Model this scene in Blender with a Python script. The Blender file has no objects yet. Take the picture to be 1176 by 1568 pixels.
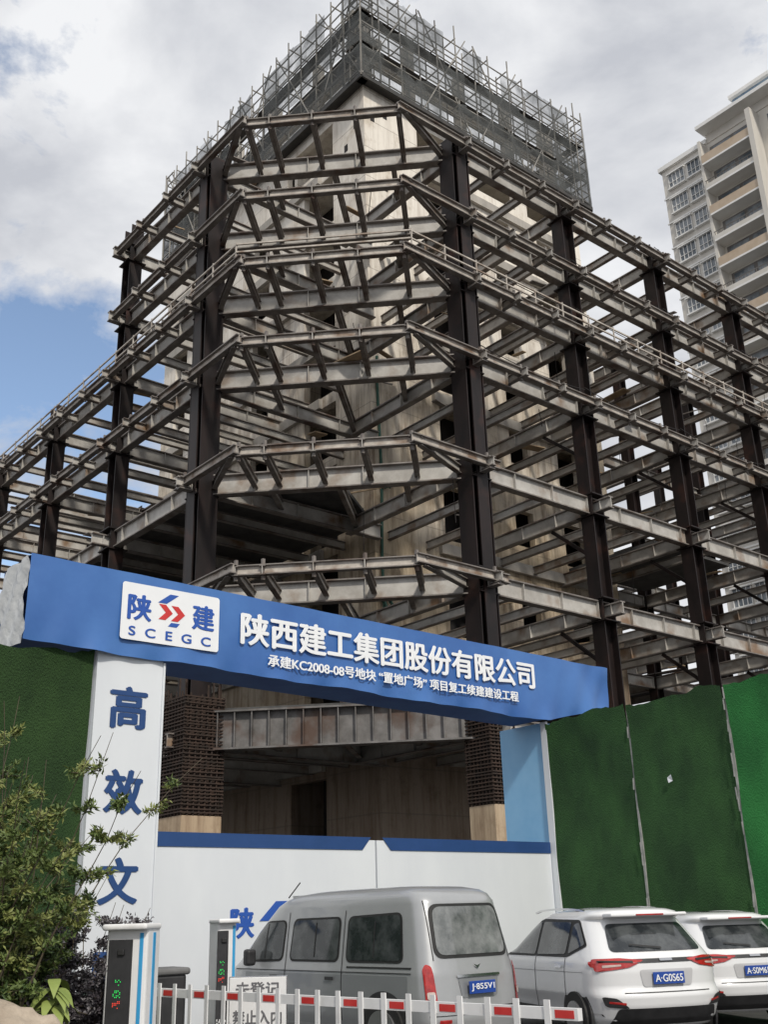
import bpy, math, random, bmesh, mathutils
import numpy as np
from mathutils import Vector, Matrix
random.seed(7)
S=bpy.context.scene
Z=Vector((0,0,1))
# ---------------------------------------------------------------- materials
def mat(name,c1,c2=None,rough=.7,metal=0,scale=2.0,stretch=(1,1,1),c3=None,bump=0,bscale=None,lo=.35,hi=.65,emis=0,coat=0,spec=None,c3lo=.52):
    m=bpy.data.materials.new(name); m.use_nodes=True
    nt=m.node_tree; b=nt.nodes['Principled BSDF']
    b.inputs['Roughness'].default_value=rough; b.inputs['Metallic'].default_value=metal
    if coat: b.inputs['Coat Weight'].default_value=coat; b.inputs['Coat Roughness'].default_value=.05
    if spec is not None: b.inputs['Specular IOR Level'].default_value=spec
    b.inputs['Base Color'].default_value=(*c1,1)
    if emis: b.inputs['Emission Color'].default_value=(*c1,1); b.inputs['Emission Strength'].default_value=emis
    tc=nt.nodes.new('ShaderNodeTexCoord'); mp=nt.nodes.new('ShaderNodeMapping')
    mp.inputs['Scale'].default_value=stretch; nt.links.new(tc.outputs['Object'],mp.inputs[0])
    if c2:
        n=nt.nodes.new('ShaderNodeTexNoise'); n.inputs['Scale'].default_value=scale; n.inputs['Detail'].default_value=6; n.inputs['Roughness'].default_value=.65
        nt.links.new(mp.outputs[0],n.inputs['Vector'])
        r=nt.nodes.new('ShaderNodeValToRGB'); r.color_ramp.elements[0].position=lo; r.color_ramp.elements[1].position=hi
        r.color_ramp.elements[0].color=(*c1,1); r.color_ramp.elements[1].color=(*c2,1)
        nt.links.new(n.outputs['Fac'],r.inputs[0]); out=r.outputs[0]
        if c3:
            n2=nt.nodes.new('ShaderNodeTexNoise'); n2.inputs['Scale'].default_value=scale*.6; n2.inputs['Detail'].default_value=5
            nt.links.new(tc.outputs['Object'],n2.inputs['Vector'])
            r2=nt.nodes.new('ShaderNodeValToRGB'); r2.color_ramp.elements[0].position=c3lo; r2.color_ramp.elements[1].position=c3lo+.16
            r2.color_ramp.elements[0].color=(0,0,0,1)
            nt.links.new(n2.outputs['Fac'],r2.inputs[0])
            mx=nt.nodes.new('ShaderNodeMixRGB'); nt.links.new(r2.outputs[0],mx.inputs[0]); nt.links.new(out,mx.inputs[1]); mx.inputs[2].default_value=(*c3,1)
            out=mx.outputs[0]
        nt.links.new(out,b.inputs['Base Color'])
    if bump:
        n3=nt.nodes.new('ShaderNodeTexNoise'); n3.inputs['Scale'].default_value=bscale or scale*4; n3.inputs['Detail'].default_value=5
        nt.links.new(mp.outputs[0],n3.inputs['Vector'])
        bp=nt.nodes.new('ShaderNodeBump'); bp.inputs['Strength'].default_value=bump; bp.inputs['Distance'].default_value=.05
        nt.links.new(n3.outputs['Fac'],bp.inputs['Height']); nt.links.new(bp.outputs[0],b.inputs['Normal'])
    return m
M={}
M['steel']=mat('grey_steel',(.35,.33,.30),(.52,.50,.465),rough=.5,scale=1.3,c3=(.22,.14,.085),bump=.1,c3lo=.54)
M['steel2']=mat('flange_steel',(.13,.11,.10),(.25,.23,.21),rough=.55,scale=1.7,c3=(.09,.055,.04))
M['rail']=mat('edge_beam_steel',(.34,.30,.26),(.56,.51,.45),rough=.5,scale=2.1,c3=(.20,.13,.085))
M['col']=mat('primed_column_steel',(.008,.006,.006),(.022,.014,.013),rough=.5,scale=1.5,stretch=(1,1,.3),c3=(.045,.02,.015),spec=.3,c3lo=.56)
M['rust']=mat('rusty_rebar',(.025,.018,.014),(.06,.036,.026),rough=.9,scale=4)
M['deck']=mat('metal_deck',(.05,.05,.05),(.09,.088,.085),rough=.8,scale=2)
M['dark']=mat('shade_and_cable_black',(.02,.02,.02),(.035,.03,.03),rough=.95,scale=2)  # near-black for cables and for the painted shade in the core openings
def concrete(name,lo_c,hi_c,z0,z1,stain,gl=None):
    m=bpy.data.materials.new(name); m.use_nodes=True; nt=m.node_tree; b=nt.nodes['Principled BSDF']; b.inputs['Roughness'].default_value=.9
    L=nt.links.new
    tc=nt.nodes.new('ShaderNodeTexCoord'); sp=nt.nodes.new('ShaderNodeSeparateXYZ'); L(tc.outputs['Object'],sp.inputs[0])
    n0=nt.nodes.new('ShaderNodeTexNoise'); n0.inputs['Scale'].default_value=.35; n0.inputs['Detail'].default_value=5; L(tc.outputs['Object'],n0.inputs['Vector'])
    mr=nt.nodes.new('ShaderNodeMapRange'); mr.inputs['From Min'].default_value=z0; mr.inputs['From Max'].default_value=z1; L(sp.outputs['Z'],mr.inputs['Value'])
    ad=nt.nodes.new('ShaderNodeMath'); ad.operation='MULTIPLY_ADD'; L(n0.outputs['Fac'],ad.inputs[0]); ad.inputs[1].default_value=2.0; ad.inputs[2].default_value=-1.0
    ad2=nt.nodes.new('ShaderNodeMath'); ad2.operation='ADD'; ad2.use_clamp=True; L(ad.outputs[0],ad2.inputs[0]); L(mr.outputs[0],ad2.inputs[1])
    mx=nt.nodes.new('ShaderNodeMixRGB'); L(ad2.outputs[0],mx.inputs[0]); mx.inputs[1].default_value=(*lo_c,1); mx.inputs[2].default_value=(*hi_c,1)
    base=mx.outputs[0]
    if gl:  # lower storeys darkened: shade under the deck put into the concrete colour
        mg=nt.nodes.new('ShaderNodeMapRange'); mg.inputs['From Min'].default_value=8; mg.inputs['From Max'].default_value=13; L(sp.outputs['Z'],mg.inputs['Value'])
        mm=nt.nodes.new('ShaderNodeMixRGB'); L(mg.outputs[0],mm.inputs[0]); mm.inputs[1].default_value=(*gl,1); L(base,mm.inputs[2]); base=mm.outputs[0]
    mp=nt.nodes.new('ShaderNodeMapping'); mp.inputs['Scale'].default_value=(1.5,1.5,.13); L(tc.outputs['Object'],mp.inputs[0])
    n1=nt.nodes.new('ShaderNodeTexNoise'); n1.inputs['Scale'].default_value=1.5; n1.inputs['Detail'].default_value=9; n1.inputs['Roughness'].default_value=.75; L(mp.outputs[0],n1.inputs['Vector'])
    r=nt.nodes.new('ShaderNodeValToRGB'); r.color_ramp.elements[0].position=.45; r.color_ramp.elements[1].position=.64; L(n1.outputs['Fac'],r.inputs[0])
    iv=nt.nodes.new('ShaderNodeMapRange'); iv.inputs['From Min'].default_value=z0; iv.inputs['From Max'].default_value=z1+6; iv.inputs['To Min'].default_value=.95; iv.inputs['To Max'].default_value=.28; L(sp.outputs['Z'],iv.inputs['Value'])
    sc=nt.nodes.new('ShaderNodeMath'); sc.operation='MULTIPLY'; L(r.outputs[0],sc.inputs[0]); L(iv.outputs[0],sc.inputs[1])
    mx2=nt.nodes.new('ShaderNodeMixRGB'); L(sc.outputs[0],mx2.inputs[0]); L(base,mx2.inputs[1]); mx2.inputs[2].default_value=(*stain,1)
    # blotches
    n4=nt.nodes.new('ShaderNodeTexNoise'); n4.inputs['Scale'].default_value=1.1; n4.inputs['Detail'].default_value=9; n4.inputs['Roughness'].default_value=.7; L(tc.outputs['Object'],n4.inputs['Vector'])
    r4=nt.nodes.new('ShaderNodeMapRange'); r4.inputs['From Min'].default_value=.52; r4.inputs['From Max'].default_value=.72; r4.inputs['To Max'].default_value=.6; L(n4.outputs['Fac'],r4.inputs['Value'])
    mx4=nt.nodes.new('ShaderNodeMixRGB'); mx4.blend_type='MULTIPLY'; L(r4.outputs[0],mx4.inputs[0]); L(mx2.outputs[0],mx4.inputs[1]); mx4.inputs[2].default_value=(.45,.38,.3,1)
    wv=nt.nodes.new('ShaderNodeMath'); wv.operation='PINGPONG'; wv.inputs[1].default_value=.9; L(sp.outputs['Z'],wv.inputs[0])
    lt=nt.nodes.new('ShaderNodeMath'); lt.operation='LESS_THAN'; lt.inputs[1].default_value=.03; L(wv.outputs[0],lt.inputs[0])
    ml=nt.nodes.new('ShaderNodeMath'); ml.operation='MULTIPLY'; ml.inputs[1].default_value=.35; L(lt.outputs[0],ml.inputs[0])
    mx3=nt.nodes.new('ShaderNodeMixRGB'); L(ml.outputs[0],mx3.inputs[0]); L(mx4.outputs[0],mx3.inputs[1]); mx3.inputs[2].default_value=(.12,.1,.08,1)
    L(mx3.outputs[0],b.inputs['Base Color'])
    return m
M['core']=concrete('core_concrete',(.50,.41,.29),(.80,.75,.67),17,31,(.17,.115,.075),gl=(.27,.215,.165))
M['conc']=mat('frame_concrete',(.30,.28,.25),(.44,.41,.37),rough=.9,scale=1.5,stretch=(1,1,.4))
M['beige']=concrete('base_concrete',(.45,.34,.23),(.5,.40,.28),0,10,(.2,.13,.08))
# ---------------------------------------------------------------- mesh helper
class Acc:
    def __init__(s): s.v=[]; s.f=[]; s.m=[]
    def poly(s,pts,mi=0):
        n=len(s.v); s.v+= [tuple(p) for p in pts]; s.f.append(tuple(range(n,n+len(pts)))); s.m.append(mi)
    def bar(s,p0,p1,w,h,mi=0,side=None,off=0):
        p0=Vector(p0); p1=Vector(p1); d=(p1-p0)
        if d.length<1e-4: return
        d.normalize()
        if side is None:
            side=d.cross(Z) if abs(d.z)<.98 else Vector((.766,.643,0))
        side=Vector(side).normalized(); up=side.cross(d)
        if up.z<0: up=-up
        p0=p0+up*off; p1=p1+up*off
        n=len(s.v)
        for p in (p0,p1):
            for a,b in ((-1,-1),(1,-1),(1,1),(-1,1)): s.v.append(tuple(p+side*(a*w/2)+up*(b*h/2)))
        for f in ((0,1,2,3),(7,6,5,4),(0,4,5,1),(1,5,6,2),(2,6,7,3),(3,7,4,0)):
            s.f.append(tuple(n+i for i in f)); s.m.append(mi)
    def ibeam(s,p0,p1,w,h,t=.035,mw=0,mf=1):
        j=random.uniform(-.012,.012)
        p0=Vector(p0)+Z*j; p1=Vector(p1)+Z*j
        s.bar(p0,p1,t*.8,h-2*t,mw)
        s.bar(p0,p1,w,t,mf,off=h/2-t/2); s.bar(p0,p1,w,t,mf,off=-h/2+t/2)
    def box(s,c,ex,ey,ez,sx,sy,sz,mi=0):
        c=Vector(c); s.bar(c-ez*sz/2,c+ez*sz/2,sx,sy,mi,side=ex)
    def build(s,name,mats,parent=None,smooth=False):
        me=bpy.data.meshes.new(name); me.from_pydata(s.v,[],s.f)
        for m in mats: me.materials.append(m)
        me.polygons.foreach_set('material_index',s.m)
        if smooth: me.polygons.foreach_set('use_smooth',[True]*len(s.f))
        me.update()
        o=bpy.data.objects.new(name,me); S.collection.objects.link(o)
        if parent: o.parent=parent
        return o
def empty(name,loc=(0,0,0),rz=0):
    e=bpy.data.objects.new(name,None); e.location=loc; e.rotation_euler=(0,0,rz); S.collection.objects.link(e); return e
def bbox(name,c,size,m,parent=None,bev=.02,rz=0):
    x,y,z=[k/2 for k in size]
    a=Acc(); a.v=[(i*x,j*y,k*z) for i in(-1,1) for j in(-1,1) for k in(-1,1)]
    a.f=[(0,1,3,2),(4,6,7,5),(0,4,5,1),(2,3,7,6),(0,2,6,4),(1,5,7,3)]; a.m=[0]*6
    o=a.build(name,[m],parent); o.location=c; o.rotation_euler=(0,0,rz)
    if bev:
        b=o.modifiers.new('b','BEVEL'); b.width=bev; b.segments=3
    return o
def txt(body,name,c,ax,ay,w,h,m,parent,bold=0,depth=.002):
    ax=Vector(ax).normalized(); ay=Vector(ay).normalized(); n=ax.cross(ay); R=Matrix((ax,ay,n)).transposed().to_4x4()
    cu=bpy.data.curves.new(name,'FONT'); cu.body=body; cu.size=1; cu.align_x='CENTER'; cu.align_y='CENTER'; cu.extrude=depth
    cu.materials.append(m); first=None
    sh=[(0,0)] if not bold else [(-1,0),(1,0),(0,-.6),(0,.6),(.5,.3),(-.5,-.3)]
    for k,(dx,dy) in enumerate(sh):
        o=bpy.data.objects.new(name if k==0 else name+'_stroke',cu); S.collection.objects.link(o)
        if first is None:
            bpy.context.view_layer.update()
            d=o.dimensions; sx=w/max(d.x,.01); sy=(h/max(d.y,.01)) if h else sx
            bb=o.bound_box; cx=sum(p[0] for p in bb)/8; cy=sum(p[1] for p in bb)/8; first=o
        loc=Vector(c)-ax*cx*sx-ay*cy*sy+ax*(dx*bold)+ay*(dy*bold)+n*(k*.0006)
        o.matrix_local=Matrix.Translation(loc)@R@Matrix.Diagonal((sx,sy,1,1))
        if parent: o.parent=parent
    return first
def weld(o):
    bm=bmesh.new(); bm.from_mesh(o.data); bmesh.ops.remove_doubles(bm,verts=bm.verts,dist=.0005); bm.to_mesh(o.data); bm.free()
# ---------------------------------------------------------------- camera
cam=bpy.data.cameras.new('camera'); co=bpy.data.objects.new('camera',cam); S.collection.objects.link(co); S.camera=co
cam.sensor_fit='VERTICAL'; cam.sensor_height=36; cam.sensor_width=27; cam.lens=1600/1568*36; cam.clip_end=3000
co.matrix_world=Matrix.Translation((0,0,1.65))@Matrix.Rotation(math.radians(90+21.1),4,'X')@Matrix.Rotation(-.03,4,'Z')
# ---------------------------------------------------------------- light
sd=Vector((.30,-.72,.72)).normalized()
sun=bpy.data.lights.new('sun','SUN'); so=bpy.data.objects.new('sun',sun); S.collection.objects.link(so)
sun.energy=2.7; sun.angle=math.radians(5); sun.color=(1,.94,.84); so.rotation_euler=sd.to_track_quat('Z','Y').to_euler()
w=bpy.data.worlds.new('World'); S.world=w; w.use_nodes=True; nt=w.node_tree; L=nt.links.new
bg=nt.nodes['Background']; bg.inputs['Strength'].default_value=.1
sky=nt.nodes.new('ShaderNodeTexSky'); sky.sky_type='NISHITA'; sky.sun_disc=False
sky.sun_elevation=math.asin(sd.z); sky.sun_rotation=math.atan2(sd.x,sd.y)
tc=nt.nodes.new('ShaderNodeTexCoord')
mp=nt.nodes.new('ShaderNodeMapping'); mp.inputs['Scale'].default_value=(1,1,1.7); mp.inputs['Location'].default_value=(.3,.1,.2); L(tc.outputs['Generated'],mp.inputs[0])
n=nt.nodes.new('ShaderNodeTexNoise'); n.inputs['Scale'].default_value=5.5; n.inputs['Detail'].default_value=10; n.inputs['Roughness'].default_value=.6; n.inputs['Distortion'].default_value=.25; L(mp.outputs[0],n.inputs['Vector'])
dt=nt.nodes.new('ShaderNodeVectorMath'); dt.operation='DOT_PRODUCT'; L(tc.outputs['Generated'],dt.inputs[0]); dt.inputs[1].default_value=Vector((-.40,.86,.45)).normalized()
mr=nt.nodes.new('ShaderNodeMapRange'); mr.inputs['From Min'].default_value=.955; mr.inputs['From Max'].default_value=1.0; mr.inputs['To Min'].default_value=.2; mr.inputs['To Max'].default_value=-.03; L(dt.outputs['Value'],mr.inputs['Value'])
ad=nt.nodes.new('ShaderNodeMath'); L(n.outputs['Fac'],ad.inputs[0]); L(mr.outputs[0],ad.inputs[1])
rp=nt.nodes.new('ShaderNodeValToRGB'); rp.color_ramp.elements[0].position=.44; rp.color_ramp.elements[1].position=.58; L(ad.outputs[0],rp.inputs[0])
n2=nt.nodes.new('ShaderNodeTexNoise'); n2.inputs['Scale'].default_value=3.8; n2.inputs['Detail'].default_value=9; n2.inputs['Roughness'].default_value=.55; n2.inputs['Distortion'].default_value=.2; L(mp.outputs[0],n2.inputs['Vector'])
r2=nt.nodes.new('ShaderNodeValToRGB'); r2.color_ramp.elements[0].position=.36; r2.color_ramp.elements[1].position=.6
r2.color_ramp.elements[0].color=(5.6,5.8,6.3,1); r2.color_ramp.elements[1].color=(9.0,9.1,9.3,1); L(n2.outputs['Fac'],r2.inputs[0])
skb=nt.nodes.new('ShaderNodeMixRGB'); skb.blend_type='MULTIPLY'; skb.inputs[0].default_value=1; L(sky.outputs[0],skb.inputs[1]); skb.inputs[2].default_value=(2.1,2.0,1.9,1)
mx=nt.nodes.new('ShaderNodeMixRGB'); L(rp.outputs[0],mx.inputs[0]); L(skb.outputs[0],mx.inputs[1]); L(r2.outputs[0],mx.inputs[2]); L(mx.outputs[0],bg.inputs['Color'])
S.view_settings.view_transform='Standard'; S.view_settings.look='None'; S.view_settings.exposure=0
# ---------------------------------------------------------------- ground
g=Acc(); g.poly([(-700,-300,0),(700,-300,0),(700,900,0),(-700,900,0)])
g.build('ground',[mat('asphalt',(.045,.045,.047),(.07,.068,.065),rough=.95,scale=3,bump=.3,bscale=60)])
# ---------------------------------------------------------------- steel frame building
u1=Vector((.766,.643,0)); u2=Vector((-.643,.766,0)); V=Vector((-2.2,30.95,0))
def P(a,b,z=0): return V+u1*a+u2*b+Z*z
B=empty('steel_frame_building')
LV=[7.45,12.57,16.96,21.38,24.8,27.85,31.4]
CA=[7.25+6.75*i for i in range(6)]; CB=[7.25+7.5*i for i in range(5)]
ka,kb=8.7,7.6; kA,kBm=25.2,28.0
gir=Acc(); sec=Acc(); edg=Acc(); col=Acc(); dk=Acc()
def G_(p,q,h=.75,w=.34): 
    gir.ibeam(p,q,w,h,.05)
    d=(q-p); n=max(1,int(d.length/2.2))
    for i in range(1,n+1):
        c=p+d*(i/(n+1)); gir.bar(c-Z*(h/2-.05),c+Z*(h/2-.05),w*.9,.025,0,side=d.normalized().cross(Z))
def S_(p,q,h=.38,w=.2): sec.ibeam(p,q,w,h,.035)
def E_(p,q,h=.34,w=.24): edg.ibeam(p,q,w,h,.04)
def column(p,z0,z1,s,cross=False,rot=False):
    x,y=(u1,u2) if not rot else (u2,u1)
    for k in (-1,1):
        o=x*(k*s/2); col.bar(p+o+Z*z0,p+o+Z*z1,.05,s*.9,0,side=x)
    col.bar(p+Z*z0,p+Z*(z1-.03),s*.97,.045,0,side=x)
    if cross:
        for k in (-1,1):
            o=y*(k*s/2); col.bar(p+o+Z*z0,p+o+Z*(z1-.05),s*.62,.05,0,side=x)
        col.bar(p+Z*z0,p+Z*(z1-.06),.045,s*.97,0,side=x)
def cable(acc,p,q,sag,r=.012):
    prev=p
    for k in range(1,13):
        t=k/12; c=p.lerp(q,t)-Z*(sag*4*t*(1-t)); acc.bar(prev,c,r*2,r*2,0); prev=c
o=.75
for li,z in enumerate(LV):
    top=li>=5
    bmax=CB[1] if top else CB[4]; amax=CA[5]
    G_(P(CA[0],0,z),P(amax,0,z)); G_(P(0,CB[0],z),P(0,bmax,z)); 
    if li>0: G_(P(7.25,0,z),P(0,7.25,z),.82,.4)
    for i,a in enumerate(CA):
        bi=kb if a<kA else (14.75 if top else 29)
        G_(P(a,0,z),P(a,bi,z),.65,.3)
    for i,b in enumerate(CB):
        if top and i>1: continue
        G_(P(0,b,z),P(ka if b<kBm else 25,b,z),.65,.3)
    a=7.25
    while a<amax-.1:
        for k in (1,2):
            aa=a+6.75*k/3
            if aa<kA: S_(P(aa,0,z+.1),P(aa,kb,z+.1))
            elif k==1: S_(P(aa+1.1,0,z+.1),P(aa+1.1,14.75 if top else 26,z+.1))
        a+=6.75
    G_(P(kA,kb,z),P(amax,kb,z),.6,.3); 
    if not top: G_(P(kA,15,z),P(amax,15,z),.6,.3)
    b=7.25
    while b<bmax-.1:
        for k in (1,2):
            bb=b+7.5*k/3
            S_(P(0,bb,z+.1),P(ka,bb,z+.1))
        b+=7.5
    if not top:
        for bb in (32,34.5): S_(P(0,bb,z+.1),P(25,bb,z+.1))
        for aa in (8.7,16,24): G_(P(aa,28,z),P(aa,bmax,z),.6)
    c=P(7.25*.5,7.25*.5,z+.08); S_(c,P(7.3,7.1,z+.08),.46)
    S_(P(7.25*.75,7.25*.25,z+.08),P(7.25,3.62,z+.08)); S_(P(7.25*.25,7.25*.75,z+.08),P(3.62,7.25,z+.08))
    if li>0:
        full=li>=3
        ea,eb=(amax,bmax) if full else (7.9,7.9)
        s0=3.2+o
        E_(P(s0-.1,-o+.1,z+.02),P(-o+.1,s0-.1,z+.02),.36)
        E_(P(s0-.35,-o,z+.05),P(ea,-o,z+.05)); E_(P(-o,s0-.35,z+.05),P(-o,eb,z+.05))
        if li==4:
            for dz in (.55,.9):
                for p,q in ((P(s0,-o,z+dz),P(ea,-o,z+dz)),(P(-o,s0,z+dz),P(-o,eb,z+dz)),(P(s0,-o,z+dz),P(-o,s0,z+dz))): edg.bar(p,q,.06,.06)
            x=4
            while x<ea: edg.bar(P(x,-o,z),P(x,-o,z+1),.05,.05); x+=1.7
            x=4
            while x<eb: edg.bar(P(-o,x,z),P(-o,x,z+1),.05,.05); x+=1.7
        Lc=s0+o
        for t in (.04,.3,.56,.82,.96):
            p=P(s0-Lc*t,-o+Lc*t,z-.02); q=p+(u1+u2)*2.0
            S_(p-(u1+u2)*.12,q,.34,.2); edg.bar(p-Z*.32,p+Z*.42,.1,.1,1)
        S_(P(s0,-o,z-.02),P(6.9,.3,z-.02),.34); S_(P(-o,s0,z-.02),P(.3,6.9,z-.02),.34)
        x=CA[0]
        while x<ea:
            S_(P(x,-o-.35,z-.02),P(x,0,z-.02),.36); edg.bar(P(x,-o,z-.3),P(x,-o,z+.42),.09,.09,1); x+=2.25
        x=CB[0]
        while x<eb:
            S_(P(-o-.35,x,z-.02),P(0,x,z-.02),.36); edg.bar(P(-o,x,z-.3),P(-o,x,z+.42),.09,.09,1); x+=2.5
    for a in CA: G_(P(a,-1.0,z-.04),P(a,0,z-.04),.5,.28)
    for i,b in enumerate(CB):
        if top and i>1: continue
        G_(P(-1.0,b,z-.04),P(0,b,z-.04),.5,.28)
for i,a in enumerate(CA): column(P(a,0),0,LV[-1]+(1.0 if i else .5),.70 if i else .88,cross=(i==0))
for i,b in enumerate(CB): column(P(0,b),0,(LV[-1] if i<2 else LV[4])+(1.6 if i else .6),.70 if i else .9,cross=(i==0),rot=True)
for a in CA[3:]:
    for b in (7.6,15): column(P(a,b),0,LV[-1] if b<16 else LV[4],.55)
for b in CB[3:]:
    for a in (8.7,16,24): column(P(a,b),0,LV[4]+.5,.55)
for z in LV[1:]:
    for (p,ok) in [(P(a,0),1) for a in CA]+[(P(0,b),i<2 or z<25) for i,b in enumerate(CB)]:
        if not ok: continue
        for dz in (-.45,.45): col.box(p+Z*(z+dz),u1,u2,Z,.94,.94,.05)
for z in LV[1:4]:
    for a in CA[1:]: col.bar(P(a,.3,z-2.0),P(a,2.2,z-.4),.14,.14)
col.build('columns',[M['col']],B); gir.build('girders',[M['steel'],M['steel2']],B); sec.build('secondary_beams',[M['steel'],M['steel2']],B); edg.build('edge_beams',[M['rail'],M['steel2']],B)
cb=Acc()
for z in (LV[6]+.9,LV[5]+.9,LV[4]+1.4,LV[3]+.9):
    for i in range(5): cable(cb,P(CA[i],-.3,z+.1),P(CA[i+1],-.3,z),.25)
    cable(cb,P(0,CB[0],z),P(0,CB[1],z),.3)
for k in range(24):
    a=random.uniform(5,38); z=random.choice(LV[2:]); p=P(a,random.uniform(.2,5),z-.3); cb.bar(p,p-Z*random.uniform(.6,2.4)+u1*random.uniform(-.2,.2),.02,.02)
cb.build('cables',[M['dark']],B)
# left-over planks, tubes and formwork lying on the steel
pk=Acc()
for k in range(70):
    z=random.choice(LV[1:]); 
    if random.random()<.65: p=P(random.uniform(3,36),random.uniform(-.7,6.5),z+.46)
    else: p=P(random.uniform(-.7,7),random.uniform(3,14 if z>25 else 30),z+.46)
    an=random.choice((u1,u2))+Vector((random.uniform(-.3,.3),random.uniform(-.3,.3),0)); an.normalize(); l=random.uniform(.7,2.6)
    pk.bar(p,p+an*l+Z*random.uniform(0,.2),random.choice((.06,.25,.5)),.05,random.randint(0,1))
pk.build('loose_planks',[mat('timber',(.22,.15,.09),(.36,.27,.17),scale=3),M['steel2']],B)
tg=Acc()
p,q=P(7.0,.2,7.75),P(.2,7.0,7.75); tg.bar(p,q,.05,1.26); tg.bar(p,q,.55,.06,off=.64); tg.bar(p,q,.55,.06,off=-.64)
dd=(q-p); sdv=dd.normalized().cross(Z)
for i in range(1,16):
    c=p+dd*(i/16); tg.bar(c-Z*.6,c+Z*.6,.5,.03,side=sdv)
tg.build('transfer_girder',[mat('transfer_steel',(.09,.085,.08),(.2,.19,.185),rough=.6,scale=1.5,c3=(.09,.055,.04)),M['steel2']],B)
def deck(pts,z,t=.14):
    lo=[P(a,b,z) for a,b in pts]; hi=[P(a,b,z+t) for a,b in pts]
    dk.poly(lo[::-1]); dk.poly(hi)
    for i in range(len(pts)):
        j=(i+1)%len(pts); dk.poly([lo[i],lo[j],hi[j],hi[i]])
deck([(7.25,.3),(41,.3),(41,7.4),(8.9,7.4),(8.5,7.5),(8.5,30),(.3,30),(.3,7.25)],8.45)
deck([(.4,7.5),(4.5,4.6),(8.2,7.3),(8.5,22),(.4,22)],17.42)
deck([(20.9,2),(27,2),(27,7.2),(20.9,7.2)],17.42)
deck([(kA+.2,9),(33,9),(33,20),(kA+.2,20)],12.95)
dk.build('metal_decks',[M['deck']],B)
rb=Acc(); bs=Acc()
for (a,b,s) in ((0,7.25,1.5),(7.25,0,1.15)):
    c=P(a,b); bs.box(c+Z*2.45,u1,u2,Z,s*1.02,s*1.02,4.9)
    for k in range(8):
        f=k/7-.5
        for w_ in ((f*s,-s/2),(f*s,s/2),(-s/2,f*s),(s/2,f*s)):
            p=c+u1*w_[0]+u2*w_[1]; jx=random.uniform(-.02,.02)
            rb.bar(p+Z*4.9,p+Z*(9.1+random.uniform(-.3,.4))+u1*jx,.05,.05)
    z=5.0
    while z<8.9:
        h=s/2+.04; j=random.uniform(-.02,.02)
        cs=[c+u1*x+u2*y+Z*(z+j) for x,y in((-h,-h),(h,-h),(h,h),(-h,h))]
        for i in range(4): rb.bar(cs[i],cs[(i+1)%4]+Z*random.uniform(-.02,.02),.04,.045)
        z+=.12
    rb.box(c+Z*6.9,u1,u2,Z,s*.8,s*.8,3.9)
rb.build('rebar_cages',[M['rust']],B); bs.build('column_bases',[M['beige']],B)
cw=Acc()
def wall(org,ax,nrm,length,z0,z1,th,ops):
    ss=sorted({0,length,*[o_[0] for o_ in ops],*[o_[1] for o_ in ops]}); zs=sorted({z0,z1,*[o_[2] for o_ in ops],*[o_[3] for o_ in ops]})
    for i in range(len(ss)-1):
        for j in range(len(zs)-1):
            cs=(ss[i]+ss[i+1])/2; cz=(zs[j]+zs[j+1])/2
            if any(o_[0]<cs<o_[1] and o_[2]<cz<o_[3] for o_ in ops): continue
            cw.box(org+ax*cs+nrm*(th/2)+Z*cz,ax,nrm,Z,ss[i+1]-ss[i],th,zs[j+1]-zs[j])
KT=41.9
core_lv=[0,4.2,8.0,12.9,17.4,21.8,25.1,28.1,31.5,34.8,38.3]
opr=[];opl=[]
for k,z in enumerate(core_lv[:-1]):
    zn=core_lv[k+1]; h=min(2.3,zn-z-1.0)
    if k>=2:
        opr+= [(4.2,6.3,z+.2,z+.6+h),(9.0,10.3,z+.9,z+.5+h),(12.6,14.2,z+.5,z+.5+h)]
        opl+= [(2.3,4.9,z+.02,zn-.55),(8.2,9.8,z+.7,z+.6+h),(13,15,z+.5,z+.5+h),(17.2,18.6,z+.9,z+.5+h)]
opl+=[(3.3,5.9,3.0,7.1)]; opl+=[(2.3,6.5,38.7,41.0)]; opr+=[(3.6,5.6,38.9,41.0),(8,11,38.9,41.0),(12,15,38.9,41)]
wall(P(ka,kb),u1,u2,kA-ka,0,KT,.35,opr)
wall(P(ka,kb+.35),u2,u1,kBm-kb-.35,0,KT,.35,opl)
wall(P(kA-.35,kb+.35),u2,u1,kBm-kb-.35,0,KT,.35,[])
wall(P(ka+.35,kBm-.35),u1,u2,kA-ka-.7,0,KT,.35,[])
wall(P(ka+3.2,kb+.35),u2,u1,6,0,KT,.25,[]); wall(P(ka+.35,kb+6.4),u1,u2,6,0,KT,.25,[])
for z in core_lv[1:]+[KT]: cw.box(P((ka+kA)/2,(kb+kBm)/2,z-.1),u1,u2,Z,kA-ka-.72,kBm-kb-.72,.2)
cw.build('concrete_core',[M['core']],B)
hl=Acc()
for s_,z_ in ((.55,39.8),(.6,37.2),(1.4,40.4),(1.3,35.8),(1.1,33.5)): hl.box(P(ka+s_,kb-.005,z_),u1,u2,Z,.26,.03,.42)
for s_,z_ in ((.7,39.6),(1.5,38.6),(.8,37.0)): hl.box(P(ka-.005,kb+s_,z_),u2,u1,Z,.26,.03,.42)
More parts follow.
